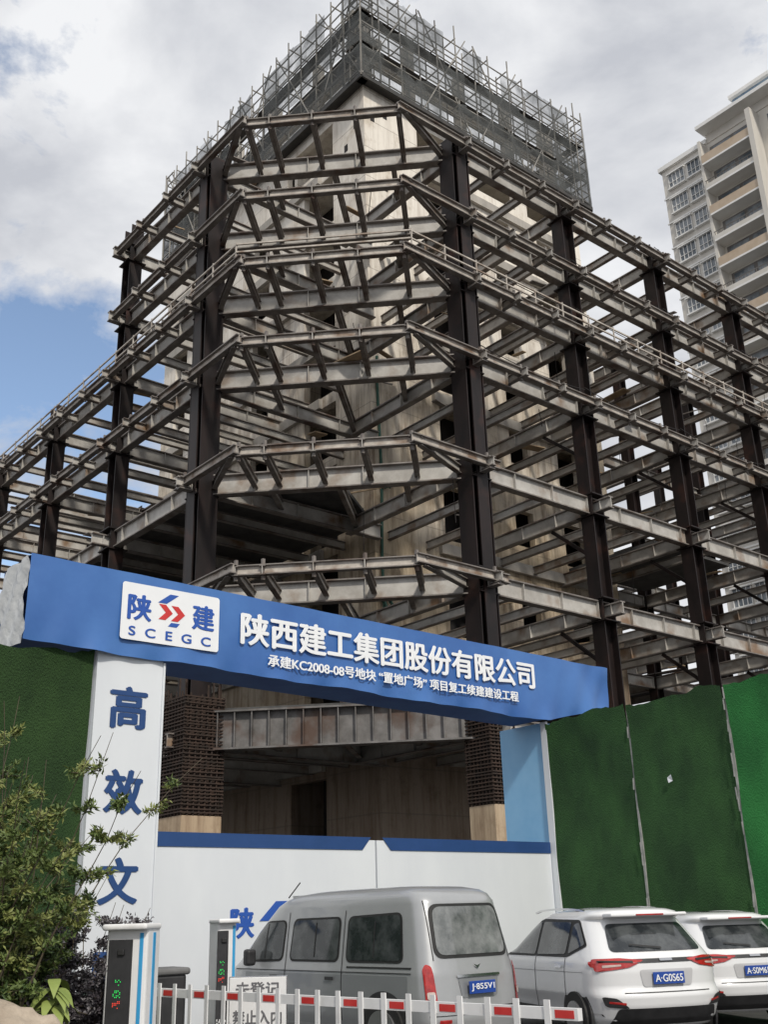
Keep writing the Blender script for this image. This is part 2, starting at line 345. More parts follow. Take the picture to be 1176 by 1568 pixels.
# dark sheets behind the openings, painting in the shade of the shaft
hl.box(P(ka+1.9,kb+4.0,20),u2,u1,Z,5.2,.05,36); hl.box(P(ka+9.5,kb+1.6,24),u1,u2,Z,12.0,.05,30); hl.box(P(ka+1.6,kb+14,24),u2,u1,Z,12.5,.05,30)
hl.build('shade_sheets_and_holes',[M['dark']],B)
lg=Acc()
for z in core_lv[2:]:
    lg.box(P((ka+kA)/2+1.5,kb-.12,z-.35),u1,u2,Z,kA-ka-4.5,.22,.5); lg.box(P(ka-.12,(kb+kBm)/2+1.5,z-.35),u2,u1,Z,kBm-kb-4.4,.22,.5)
lg.build('ledge_beams',[M['conc']],B)
gp=Acc()
for k in range(12):
    z0=9+k*1.4; gp.bar(P(ka+.35+.05*math.sin(k),kb-.09,z0),P(ka+.35+.05*math.sin(k+1),kb-.09,z0+1.4),.09,.09)
for (s_,z_) in ((.35,14.2),(.5,19.8)):
    for k in range(8): gp.bar(P(ka+s_+random.uniform(-.2,.3),kb-.15,z_+random.uniform(-.5,.5)),P(ka+s_+random.uniform(-.2,.4),kb-.25,z_+random.uniform(-.7,.5)),.12,.05)
gp.build('hose',[mat('green_hose',(.03,.09,.065),(.05,.13,.1),scale=3)],B)
# ---------------------------------------------------------------- rooftop scaffold
sc=Acc(); net=Acc(); fr=Acc()
z0,z1=41.75,48.7; ov=.5
sa0,sa1=ka-ov,kA+ov+.5; sb0,sb1=kb-ov,kBm+ov-.5
def face(o_,ax,nr,length):
    for layer in (0,.9):
        n_=int(length/1.3)
        for i in range(n_+1):
            x=length*i/n_+random.uniform(-.12,.12)
            p=o_+ax*x+nr*layer; t=random.uniform(-.1,.1)
            sc.bar(p+Z*(z0-.1),p+Z*(z1+random.uniform(-.1,.22)+(.4 if random.random()<.2 else 0))+ax*t,.06,.06)
            if layer==0:
                for z in np.arange(z0+.3,z1,1.6): sc.bar(p+Z*z,p+nr*.9+Z*z,.06,.06)
        for z in np.arange(z0+.2,z1+.1,.86):
            sc.bar(o_+nr*layer+Z*(z+random.uniform(-.1,.1)),o_+ax*length+nr*layer+Z*(z+random.uniform(-.1,.1)),.055,.055)
    x=0
    while x<length-3:
        sc.bar(o_+ax*x+Z*z0-nr*.05,o_+ax*(x+3.6)+Z*(z1),.06,.06)
        if random.random()<.7: sc.bar(o_+ax*(x+3.6)+Z*z0-nr*.05,o_+ax*(x)+Z*z1,.06,.06)
        x+=4.2
    for z in (z0+2.4,z0+4.6): sc.bar(o_+ax*.1+nr*.45+Z*z,o_+ax*(length-.1)+nr*.45+Z*z,.6,.04,1)
    sc.bar(o_-nr*.04+Z*(z0-.1),o_+ax*length-nr*.04+Z*(z0-.1),.1,.26,1)
    sc.bar(o_+nr*.3+Z*(z0-.05),o_+ax*length+nr*.3+Z*(z0-.05),.5,.05,1)
    x=0
    while x<length:
        wdt=min(1.5,length-x)
        for (za,zb) in ((z0,z0+2.2),(z0+2.2,z0+4.4),(z0+4.4,z1-.5)):
            r=random.random()
            if za>z0+4 and r<.3: continue
            if za>z0+1 and r<.08: continue
            dz=random.uniform(-.4,.1)
            p=o_+ax*x-nr*.07; q=o_+ax*(x+wdt)-nr*.07
            m_=(p+q)/2-nr*random.uniform(-.05,.1)
            net.poly([p+Z*za,m_+Z*za,m_+Z*(zb+dz-random.uniform(0,.25)),p+Z*(zb+dz)]); net.poly([m_+Z*za,q+Z*za,q+Z*(zb+dz*.4),m_+Z*(zb+dz-.1)])
        x+=wdt
face(P(sa0,sb0),u1,u2,sa1-sa0); face(P(sa0,sb0),u2,u1,sb1-sb0)
face(P(sa1,sb0),u2,-u1,sb1-sb0); face(P(sa0,sb1),u1,-u2,sa1-sa0)
for a in np.arange(ka+.4,kA,3.9): fr.box(P(a,kb+1.2,44.8),u1,u2,Z,.5,.5,5.8); fr.box(P(a,kBm-1.2,44.8),u1,u2,Z,.5,.5,5.8)
for b in np.arange(kb+1.2,kBm,4.3): fr.box(P(ka+1.2,b,44.8),u1,u2,Z,.5,.5,5.78); fr.box(P(kA-1,b,44.8),u1,u2,Z,.5,.5,5.8)
fr.box(P((ka+kA)/2,kb+1.2,45.2),u1,u2,Z,kA-ka,.36,.5); fr.box(P(ka+1.2,(kb+kBm)/2,45.18),u1,u2,Z,.36,kBm-kb,.5)
nm=bpy.data.materials.new('safety_net'); nm.use_nodes=True; nt=nm.node_tree; bb_=nt.nodes['Principled BSDF']; bb_.inputs['Base Color'].default_value=(.075,.08,.08,1); bb_.inputs['Roughness'].default_value=.9
tr=nt.nodes.new('ShaderNodeBsdfTransparent'); ms=nt.nodes.new('ShaderNodeMixShader'); tcn=nt.nodes.new('ShaderNodeTexCoord'); nn=nt.nodes.new('ShaderNodeTexNoise'); nn.inputs['Scale'].default_value=.6; nn.inputs['Detail'].default_value=6; nn.inputs['Roughness'].default_value=.65
nt.links.new(tcn.outputs['Object'],nn.inputs['Vector']); mrn=nt.nodes.new('ShaderNodeMapRange'); mrn.inputs['From Min'].default_value=.36; mrn.inputs['From Max'].default_value=.6; mrn.inputs['To Min'].default_value=.22; mrn.inputs['To Max'].default_value=.78
nt.links.new(nn.outputs['Fac'],mrn.inputs['Value']); nt.links.new(mrn.outputs[0],ms.inputs[0]); nt.links.new(tr.outputs[0],ms.inputs[1]); nt.links.new(bb_.outputs[0],ms.inputs[2]); nt.links.new(ms.outputs[0],nt.nodes['Material Output'].inputs[0])
sc.build('scaffold_tubes',[mat('scaffold_tube',(.16,.15,.14),(.36,.34,.30),rough=.5,scale=1),mat('scaffold_plank',(.03,.03,.03),(.06,.055,.05),scale=2)],B)
net.build('safety_netting',[nm],B); fr.build('roof_frame',[M['conc']],B)
# ---------------------------------------------------------------- apartment tower behind
A=empty('apartment_tower'); tw=Acc()
def T(s,z,off=0): return Vector((30.3,90,0))-u2*s-u1*off+Z*z
TH=73.6
def tb(s0,s1,za,zb,o0,o1,mi): tw.box(T((s0+s1)/2,(za+zb)/2,(o0+o1)/2),u2,u1,Z,s1-s0,o1-o0,zb-za,mi)
tb(0,30,0,TH,-16,0,0)
tb(-.25,5.6,TH,TH+.5,-16.2,.3,1); tb(5.6,30.2,TH,TH+1.0,-16,.1,0); tb(5.4,30.4,TH+1.0,TH+1.4,-16.2,1.6,1)
for f in range(0,24):
    z=1.4+f*3.0
    for s0 in (.7,3.0): 
        tb(s0,s0+1.9,z+.6,z+2.3,.0,.04,2)
        tb(s0-.1,s0+2.0,z+2.3,z+2.42,0,.3,1); tb(s0-.1,s0+2.0,z+.45,z+.6,0,.34,1)
        for m_ in (s0,s0+.46,s0+.92,s0+1.38,s0+1.84): tb(m_,m_+.06,z+.6,z+2.3,.04,.12,1)
        tb(s0,s0+1.9,z+1.3,z+1.35,.04,.12,1)
    tb(-.1,5.2,z-.35,z-.2,0,.12,1)
    tb(5.2,5.5,z,z+3.0-.003,0,1.3,0)
    tb(5.8,10.6,z+.1,z+2.6,0,.05,3); tb(6.1,8.2,z+.3,z+2.4,.05,.1,2); tb(8.6,10.2,z+.3,z+2.4,.05,.1,2)  # dark panel on the flat wall paints the shade behind each balcony
    tb(5.5,10.8,z-.15,z+.05,0,1.5,1); tb(5.5,10.8,z+.05,z+(.95 if f%2 else .5),1.38,1.5,4 if f%2 else 0)
    if f%2==0:
        tb(5.5,10.8,z+.9,z+.96,1.4,1.46,3)
        for k in range(14): tb(5.6+k*.38,5.64+k*.38,z+.5,z+.9,1.4,1.45,3)
    tb(10.8,11.3,z,z+3-.003,0,1.6,0)
    for s0 in (12.2,15.2,21,24.5): tb(s0,s0+2.0,z+.7,z+2.3,0,.05,2); tb(s0-.1,s0+2.1,z+.55,z+.7,0,.2,1)
tb(8,13,TH+1.4,TH+5.0,-9,-2,5); tb(7.8,16,TH+5.0,TH+5.4,-9.3,-1.6,1); tb(13,15,TH+1.4,TH+4.99,-9,-2,0); tb(11,13,TH+5.4,TH+7.4,-8,-5,0)
tw.build('tower_body',[mat('tower_plaster',(.56,.53,.48),(.66,.63,.58),rough=.85,scale=.4,stretch=(1,1,.3)),mat('tower_trim',(.74,.73,.70),(.8,.79,.77),scale=1),mat('tower_glass',(.10,.12,.14),(.26,.28,.30),rough=.15,scale=.5,lo=.42,hi=.58),mat('tower_shade_and_rail',(.10,.09,.08),(.2,.19,.18),scale=.6),mat('tower_tan',(.45,.35,.25),(.52,.42,.32),scale=1),mat('penthouse_glass',(.12,.2,.3),(.3,.4,.5),rough=.1,scale=.4)],A)
# ---------------------------------------------------------------- gate
GT=empty('construction_gate')
def G(s,z,off=0): return Vector((-3.76,16.9,0))+u1*s-u2*off+Z*z
blue=mat('banner_blue',(.035,.12,.37),(.06,.175,.46),rough=.4,scale=.45,bump=.14,bscale=1.2)
white=mat('white_sheet',(.64,.67,.71),(.71,.74,.77),rough=.5,scale=.5,stretch=(1,1,.4),c3=(.54,.56,.58),c3lo=.6)
navy=mat('navy_print',(.01,.05,.17),(.015,.06,.2),scale=2)
wtxt=mat('white_print',(.85,.86,.88),(.8,.82,.84),rough=.5,scale=2)
ltb=mat('light_blue_sheet',(.16,.40,.68),(.28,.54,.78),rough=.4,scale=.4,bump=.1)
bn=Acc(); nx,nz=120,14
def zb(s): return 5.66-(s+2.39)/11.6*.2 if s<9.2 else 5.46+(s-9.2)/2.14*.48
for i in range(nx):
    for j in range(nz):
        q=[]
        for (ii,jj) in ((i,j),(i+1,j),(i+1,j+1),(i,j+1)):
            s=-2.39+13.73*ii/nx; t=jj/nz; z=zb(s)+(7.02-.16*ii/nx-zb(s))*t+.015*math.sin(s*2.1)*(1-t)
            amp=.007+.03*(1-t)**6+.03*max(0,s-9.6)*.6
            off=.2+amp*math.sin(s*3.7+t*4)+amp*.6*math.sin(s*9.1-t*6)
            q.append(G(s,z,off))
        bn.poly(q)
weld(bn.build('banner_front',[blue],GT,smooth=True))
bx=Acc()
bx.poly([G(-2.39,5.7,.15),G(9.2,5.5,.15),G(9.2,5.5,-.9),G(-2.39,5.7,-.9)])
bx.poly([G(9.2,5.5,.15),G(11.3,5.98,.15),G(11.3,5.98,-.9),G(9.2,5.5,-.9)])
bx.poly([G(-2.39,7.0,.15),G(11.3,6.84,.15),G(11.3,6.84,-.9),G(-2.39,7.0,-.9)])
bx.poly([G(-2.39,7.0,-.9),G(11.3,6.84,-.9),G(11.3,5.98,-.9),G(9.2,5.5,-.9),G(-2.39,5.7,-.9)])
bx.poly([G(11.3,6.84,.15),G(11.3,5.98,.15),G(11.3,5.98,-.9),G(11.3,6.84,-.9)])
bx.build('banner_box',[mat('banner_back',(.07,.13,.34),(.10,.19,.42),scale=1)],GT)
pe=Acc(); n_=10
for i in range(n_):
    for j in range(14):
        q=[]
        for ii,jj in ((i,j),(i+1,j),(i+1,j+1),(i,j+1)):
            q.append(G(-2.42+.03*math.sin(ii*1.1+jj*.7)+.015*math.sin(ii*2.3-jj*1.9),5.62+1.36*jj/14,.2-1.05*ii/n_))
        pe.poly(q)
weld(pe.build('banner_end_wrap',[mat('plastic_wrap',(.5,.52,.53),(.74,.75,.74),rough=.35,scale=3,bump=.5,bscale=4)],GT,smooth=True))
def gbox(name,s0,s1,za,zb_,o0,o1,m):
    a=Acc(); a.box(G((s0+s1)/2,(za+zb_)/2,(o0+o1)/2),u1,u2,Z,s1-s0,abs(o1-o0),zb_-za); return a.build(name,[m],GT)
gbox('pillar_left',-1.14,0,0,5.68,-.9,.1,white)
gbox('pillar_left_edge',.0,.035,0,5.6,.04,.13,white)
gbox('pillar_right',9.22,10.3,0,5.45,-1.3,.0,ltb)
gbox('pillar_right_trim',9.16,9.22,0,5.45,-.02,.14,white)
gbox('gate_leaf_left',.05,4.46,0.05,2.92,-.06,0,white); gbox('gate_leaf_right',4.5,9.14,.05,2.92,-.06,0,white)
for n1,s0,s1 in (('gate_cap_left',.05,4.36),('gate_cap_right',4.62,9.14)):
    a=Acc(); k1=.2 if n1.endswith('left') else 0; k0=.2 if not k1 else 0
    a.poly([G(s0+k0,2.75,.015),G(s1-k1,2.75,.015),G(s1,2.97,.015),G(s0,2.97,.015)]); a.poly([G(s0,2.97,-.08),G(s0,2.97,.015),G(s1,2.97,.015),G(s1,2.97,-.08)]); a.build(n1,[navy],GT)
for i,ch in enumerate('高效文明'): txt(ch,'pillar_char',G(-.57,4.82-1.29*i,.11),u1,Z,.60,.64,navy,GT,bold=.026)
txt('陕西建工集团股份有限公司','banner_title',G(5.1,6.38,.24),u1,Z,7.40,.56,wtxt,GT,bold=.021)
txt('承建KC2008-08号地块 “置地广场” 项目复工续建建设工程','banner_subtitle',G(5.1,5.87,.25),u1,Z,6.3,.21,wtxt,GT,bold=.008)
lgb=Acc()
def rr(acc,s0,s1,za,zb_,r,off,mi=0):
    pts=[]
    for cx,cz,a0 in ((s1-r,zb_-r,0),(s0+r,zb_-r,90),(s0+r,za+r,180),(s1-r,za+r,270)):
        for k in range(5):
            t=math.radians(a0+k*22.5); pts.append(G(cx+r*math.cos(t),cz+r*math.sin(t),off))
    acc.poly(pts,mi)
rr(lgb,-.86,.95,5.88,6.83,.05,.235)
red=mat('logo_red',(.55,.03,.03),(.6,.04,.04),scale=2); 
def chev(x,z,h,w_,t,mi,off=.24):
    lgb.poly([G(x,z+h,off),G(x+w_,z,off),G(x+w_+t,z,off),G(x+t,z+h,off)],mi); lgb.poly([G(x+w_,z,off),G(x,z-h,off),G(x+t,z-h,off),G(x+w_+t,z,off)],mi)
chev(-.20,6.42,.13,.13,.13,1); chev(.03,6.42,.13,.13,.13,1)
lgb.poly([G(-.22,6.57,.24),G(-.06,6.57,.24),G(.16,6.74,.24),G(0,6.74,.24)],2); lgb.poly([G(-.02,6.19,.24),G(.14,6.19,.24),G(.2,6.26,.24),G(.04,6.26,.24)],2)
lgb.build('logo_panel',[wtxt,red,mat('logo_blue',(.02,.09,.4),(.02,.09,.4))],GT)
bl=bpy.data.materials['logo_blue']
txt('陕','logo_char',G(-.54,6.43,.24),u1,Z,.40,.42,bl,GT,bold=.016); txt('建','logo_char_b',G(.64,6.43,.24),u1,Z,.40,.42,bl,GT,bold=.016)
txt('S  C  E  G  C','logo_letters',G(.04,6.03,.24),u1,Z,1.5,.15,bl,GT,bold=.006)
txt('陕','gate_text',G(1.68,1.60,.005),u1,Z,.42,.44,bl,GT,bold=.02)
a=Acc(); a.poly([G(2.0,1.62,.01),G(2.3,1.62,.01),G(2.62,1.92,.01),G(2.32,1.92,.01)]); a.build('gate_logo',[bl],GT)
txt('建','gate_text_b',G(3.4,1.60,.005),u1,Z,.42,.44,bl,GT,bold=.02)
# ---------------------------------------------------------------- green hoardings
turf=mat('artificial_turf',(.012,.050,.012),(.028,.095,.022),rough=.95,scale=1.6,stretch=(1,1,.5),bump=1,bscale=60)
turfd=mat('artificial_turf_dark',(.013,.042,.008),(.026,.068,.014),rough=.95,scale=1.6,stretch=(1,1,.5),bump=1,bscale=60)
turfb=mat('artificial_turf_bright',(.014,.13,.028),(.026,.21,.045),rough=.95,scale=1.1,stretch=(1,1,.5),bump=1,bscale=60)
seam=mat('fence_seam',(.2,.21,.2),(.4,.4,.38),scale=4)
def fence(name,org,ax,nr,panels,mats,h0):
    E=empty(name); s=0
    for k,wd in enumerate(panels):
        a=Acc(); nx=int(wd*8)+2; nz=24; ph=random.uniform(0,6)
        def pt(i,j):
            t=i/nx; x=s+.02+(wd-.04)*t; zt=h0+.04*math.sin(x*2.3+ph)+.03*math.sin(x*7+ph)+random.Random(i+100*k).uniform(-.02,.02)
            z=zt*j/nz
            return org+ax*x+nr*(.02*math.sin(x*1.9+z*1.1+ph)+.015*math.sin(z*3+x*4)+(.07*(j/nz)**12))+Z*z
        for i in range(nx):
            for j in range(nz): a.poly([pt(i,j),pt(i+1,j),pt(i+1,j+1),pt(i,j+1)])
        weld(a.build('turf_panel_%d'%k,[mats[k]],E,smooth=True))
        b=Acc(); z=0
        while z<h0-.1:
            if random.random()<.4:
                x_=s+wd+random.uniform(-.02,.02); b.bar(org+ax*x_+nr*.05+Z*z,org+ax*(x_+random.uniform(-.015,.015))+nr*.05+Z*(z+.22),.016,.02)
            z+=.2
        b.bar(org+ax*(s+wd)-nr*.03,org+ax*(s+wd)-nr*.03+Z*(h0-.1),.08,.05)
        b.build('seam_%d'%k,[seam],E)
        s+=wd
    c=Acc(); c.bar(org-nr*.12+Z*(h0-.3),org+ax*s-nr*.12+Z*(h0-.3),.05,.05); c.bar(org-nr*.12+Z*1.5,org+ax*s-nr*.12+Z*1.5,.05,.05); c.build('rails',[seam],E)
    return E
F1=fence('turf_hoarding',G(9.2,0,.1),-u2,-u1,[2.2,2.25,2.3,2.3,2.3,2.3],[turf,turf,turfb,turf,turfb,turf],5.45)
fence('turf_hoarding.001',G(-1.16,0,.0),-u1,-u2,[1.9,2.2,2.2,2.2],[turfd,turfd,turf,turf],5.62)
a=Acc(); c=G(9.2,0,.1)-u2*3.0-u1*.06+Z*3.9
for k in range(3): a.poly([c+Z*(.02*k),c-u2*.09+Z*(.05+.02*k),c-u2*.12+Z*(-.03),c-u2*.03+Z*(-.06)-u1*.01*k])
a.build('torn_label',[white],F1)
# ---------------------------------------------------------------- vehicles
glass=mat('vehicle_glass',(.02,.024,.027),(.08,.087,.09),rough=.06,scale=2.2,spec=.8,lo=.42,hi=.6)
glass2=mat('rear_glass',(.07,.08,.08),(.26,.27,.27),rough=.08,scale=2.6,spec=.8)
rubber=mat('black_rubber',(.012,.012,.012),(.02,.02,.02),rough=.6,scale=5)
blackp=mat('black_plastic',(.02,.02,.022),(.035,.035,.037),rough=.5,scale=6)
redl=mat('tail_light_red',(.30,.010,.010),(.5,.03,.025),rough=.12,scale=14,coat=1)
clear=mat('lamp_clear',(.5,.35,.32),(.6,.5,.45),rough=.15,scale=9,coat=1)
plateb=mat('plate_blue',(.015,.06,.30),(.02,.07,.34),rough=.4)
chrome=mat('chrome',(.6,.6,.6),(.7,.7,.7),rough=.15,metal=1)
wheelm=mat('alloy',(.35,.35,.36),(.45,.45,.46),rough=.3,metal=.8)
class Car:
    def __init__(s,name,loc,beta,paint,kz,kxr,kxf,khw,R,p,Rf,wb):
        s.E=empty(name,loc,math.pi/2+beta); s.k=(kz,kxr,kxf,khw); s.R=R; s.p=p; s.Rf=Rf; s.paint=paint
        zs=[]
        for i in range(len(kz)-1):
            n_=max(1,int((kz[i+1]-kz[i])/.03)); zs+= [kz[i]+(kz[i+1]-kz[i])*k/n_ for k in range(n_)]
        zs.append(kz[-1]); a=Acc(); rings=[]
        for z in zs:
            xr,xf,hw=s.par(z); ring=[]
            for k in range(13):
                t=math.pi/2*k/12; y=hw*math.sin(t)**(2/p); u=math.cos(t)**(2/p); ring.append((xr+R*(1-u),y,z))
            for k in range(1,16): ring.append((xr+R+(xf-Rf-xr-R)*k/16,hw,z))
            for k in range(13):
                t=math.pi/2*k/12; y=hw*math.cos(t)**(2/p); u=math.sin(t)**(2/p); ring.append((xf-Rf+Rf*u,y,z))
            rings.append(ring+[(x,-y,z_) for x,y,z_ in ring[-2:0:-1]])
        N=len(rings[0])
        for r in rings: a.v+=r
        for i in range(len(rings)-1):
            for j in range(N):
                a.f.append((i*N+j,i*N+(j+1)%N,(i+1)*N+(j+1)%N,(i+1)*N+j)); a.m.append(0)
        a.f.append(tuple(range((len(rings)-1)*N,len(rings)*N))); a.m.append(0)
        a.f.append(tuple(range(N))[::-1]); a.m.append(0)
        o=a.build('body',[paint],s.E,smooth=True)
        bm=bmesh.new(); bm.from_mesh(o.data); bmesh.ops.recalc_face_normals(bm,faces=bm.faces); bm.to_mesh(o.data); bm.free()
        for x in wb:
            for sg in (-1,1):
                hw=float(np.interp(.35,kz,khw))
                s.disc('arch',x,.36,.40,sg*(hw+.012),.03,blackp); s.disc('tyre',x,.33,.33,sg*(hw-.05),.22,rubber); s.disc('rim',x,.33,.22,sg*(hw+.065),.03,wheelm)
    def disc(s,name,x,z,r,y,t,m):
        a=Acc(); n_=40; c=[]
        for k in range(n_):
            th=2*math.pi*k/n_; c.append((x+r*math.cos(th),z+r*math.sin(th)))
        a.poly([(p_[0],y+t/2,p_[1]) for p_ in c]); a.poly([(p_[0],y-t/2,p_[1]) for p_ in c])
        for k in range(n_):
            p0,p1=c[k],c[(k+1)%n_]; a.poly([(p0[0],y-t/2,p0[1]),(p1[0],y-t/2,p1[1]),(p1[0],y+t/2,p1[1]),(p0[0],y+t/2,p0[1])])
        a.build(name,[m],s.E)
    def par(s,z):
        kz,kr,kf,kh=s.k
        return float(np.interp(z,kz,kr)),float(np.interp(z,kz,kf)),float(np.interp(z,kz,kh))
    def surf(s,kind,u,z,eps):
        xr,xf,hw=s.par(z)
        if kind=='rear':
            yy=min(abs(u)/hw,.995); c=(1-yy**s.p)**(1/s.p); return (xr+s.R*(1-c)-eps,u*(1+ (eps if yy>.9 else 0)),z+eps*.3)
        if kind=='front':
            yy=min(abs(u)/hw,.999); c=(1-yy**s.p)**(1/s.p); return (xf-s.Rf*(1-c)+eps,u,z+eps*.5)
        sg=1 if kind=='left' else -1
        x=u; h=hw
        if x<xr+s.R: q=min((xr+s.R-x)/s.R,.999); h=hw*(1-q**s.p)**(1/s.p)
        if x>xf-s.Rf: q=min((x-xf+s.Rf)/s.Rf,.999); h=hw*(1-q**s.p)**(1/s.p)
        return (x,sg*(h+eps),z)
    def patch(s,kind,name,poly,r,eps,m):
        pts=[]; n_=len(poly); P2=[Vector(p_) for p_ in poly]
        for i in range(n_):
            a,b,c=P2[i-1],P2[i],P2[(i+1)%n_]
            ra=min(r,(a-b).length*.45); rc=min(r,(c-b).length*.45)
            pa=b+(a-b).normalized()*ra; pc=b+(c-b).normalized()*rc
            for k in range(6):
                t=k/5; pts.append(pa*(1-t)**2+b*2*t*(1-t)+pc*t*t)
        d=[]
        for i in range(len(pts)):
            a,b=pts[i],pts[(i+1)%len(pts)]; m_=max(1,int((b-a).length/.06))
            for k in range(m_): d.append(a+(b-a)*k/m_)
        c=sum(d,Vector((0,0)))/len(d); acc=Acc(); rn=8; n2=len(d)
        for q in range(1,rn+1):
            for v in d: w_=c+(v-c)*q/rn; acc.v.append(s.surf(kind,w_.x,w_.y,eps))
        acc.v.append(s.surf(kind,c.x,c.y,eps)); ci=len(acc.v)-1
        for i in range(n2):
            acc.f.append((ci,i,(i+1)%n2)); acc.m.append(0)
            for q in range(rn-1):
                acc.f.append((q*n2+i,(q+1)*n2+i,(q+1)*n2+(i+1)%n2,q*n2+(i+1)%n2)); acc.m.append(0)
        return acc.build(name,[m],s.E,smooth=True)
    def plate(s,x,y,z,t,w=.44,h=.14):
        bbox('plate',(x,y,z),(.015,w,h),plateb,s.E,bev=.004)
        txt(t,'plate_text',(x-.012,y,z),(0,-1,0),(0,0,1),w*.88,h*.6,wtxt,s.E,bold=.002,depth=.001)
silver=mat('silver_paint',(.37,.38,.39),(.42,.43,.44),rough=.32,metal=.3,scale=1,coat=.6)
greyp=mat('silver_paint_lower',(.24,.25,.26),(.28,.29,.30),rough=.35,metal=.3,scale=1,coat=.5)
v=Car('parked_van',(1.0,14.1,0),math.radians(40),silver,
 [.25,.3,.45,.7,.95,1.05,1.3,1.6,1.78,1.86,1.91,1.95,1.97],
 [.06,.0,-.02,0,.02,.04,.09,.15,.19,.24,.32,.5,.8],
 [4.1,4.18,4.2,4.12,4.0,3.86,3.6,3.3,3.1,2.95,2.8,2.5,2.2],
 [.74,.78,.8,.81,.80,.785,.755,.715,.685,.655,.60,.48,.3],.34,4.2,.7,(.75,3.35))
v.E.scale=(1.18,1.0,1.015)
vp=[('q',[(.46,1.1),(1.4,1.1),(1.4,1.60),(.52,1.63)]),('m',[(1.58,1.1),(2.50,1.1),(2.47,1.59),(1.58,1.60)]),('f',[(2.68,1.1),(3.50,1.08),(3.30,1.45),(3.1,1.57),(2.66,1.58)])]
for kd in ('left','right'):
    for nme,pl in vp:
        cx=sum(p_[0] for p_ in pl)/len(pl); cz=sum(p_[1] for p_ in pl)/len(pl)
        v.patch(kd,'seal',[(cx+(x-cx)*1.06,cz+(z_-cz)*1.11) for x,z_ in pl],.1,.005,rubber)
        v.patch(kd,'window',pl,.08,.010,glass)
        v.patch(kd,'window_divider',[(cx-.02,min(p_[1] for p_ in pl)+.03),(cx,min(p_[1] for p_ in pl)+.03),(cx,1.56),(cx-.02,1.56)],.002,.014,rubber)
    v.patch(kd,'lower_body',[(.36,.34),(3.45,.34),(3.45,.93),(.36,.93)],.02,.003,greyp)
    for x in (1.48,2.59): v.patch(kd,'door_seam',[(x,.4),(x+.012,.4),(x+.012,1.70),(x,1.70)],.001,.006,rubber)
    v.patch(kd,'crease',[(.3,.955),(3.7,.955),(3.7,.967),(.3,.967)],.001,.006,blackp)
    v.patch(kd,'slide_rail',[(.3,1.01),(1.4,1.01),(1.4,1.03),(.3,1.03)],.001,.006,rubber)
    for x in (1.62,2.74): v.patch(kd,'handle',[(x,.86),(x+.16,.86),(x+.16,.90),(x,.90)],.01,.02,blackp)
v.patch('rear','rear_seal',[(-.63,1.12),(.63,1.12),(.585,1.74),(-.585,1.74)],.13,.006,rubber)
v.patch('rear','rear_window',[(-.59,1.155),(.59,1.155),(.545,1.705),(-.545,1.705)],.12,.012,glass2)
for sg in (-1,1):
    v.patch('rear','tail_light',[(sg*.66,.56),(sg*.775,.56),(sg*.77,1.0),(sg*.735,1.07),(sg*.69,1.04)],.03,.012,redl)
    v.patch('rear','lamp_lens',[(sg*.69,.68),(sg*.76,.68),(sg*.76,.76),(sg*.69,.76)],.02,.02,clear)
    v.patch('rear','tailgate_side_seam',[(sg*.64,1.1),(sg*.65,1.1),(sg*.62,1.78),(sg*.61,1.78)],.001,.006,rubber)
v.patch('rear','tailgate_seam',[(-.62,.56),(.62,.56),(.62,.57),(-.62,.57)],.001,.006,rubber)
v.patch('rear','plate_recess',[(-.3,.68),(.3,.68),(.34,.90),(-.34,.90)],.04,.006,greyp)
v.patch('rear','garnish',[(-.36,.90),(.36,.90),(.36,.93),(-.36,.93)],.01,.02,chrome)
v.patch('rear','bumper_gap',[(-.75,.5),(.75,.5),(.75,.508),(-.75,.508)],.001,.006,rubber)
v.patch('front','windshield',[(-.62,1.1),(.62,1.1),(.55,1.68),(-.55,1.68)],.1,.01,glass)
v.patch('rear','badge',[(-.06,1.04),(0,.99),(.06,1.04),(.0,1.02)],.005,.02,chrome)
v.patch('rear','bumper_reflector',[(.5,.42),(.66,.42),(.66,.46),(.5,.46)],.01,.012,redl)
v.plate(-.045,0,.79,'J·855V1')
for sg in (-1,1): bbox('mirror',(3.2,sg*.93,1.12),(.12,.16,.22),blackp,v.E,bev=.04)
a=Acc(); a.bar((2.95,.45,1.9),(2.7,.45,2.1),.012,.012); a.build('antenna',[rubber],v.E)
for sg in (-1,1):
    a=Acc(); a.bar((.6,sg*.57,1.905),(2.7,sg*.57,1.905),.02,.03); a.build('roof_gutter',[silver],v.E)
wpaint=mat('white_paint',(.74,.75,.76),(.78,.78,.79),rough=.25,scale=1,coat=.8)
crg=mat('crease_shade_grey',(.4,.4,.41),(.42,.42,.43)); wrec=mat('white_recess_shade',(.5,.5,.51),(.55,.55,.56),rough=.3,scale=2)  # greyer copies of the body white, for painted crease and recess shade
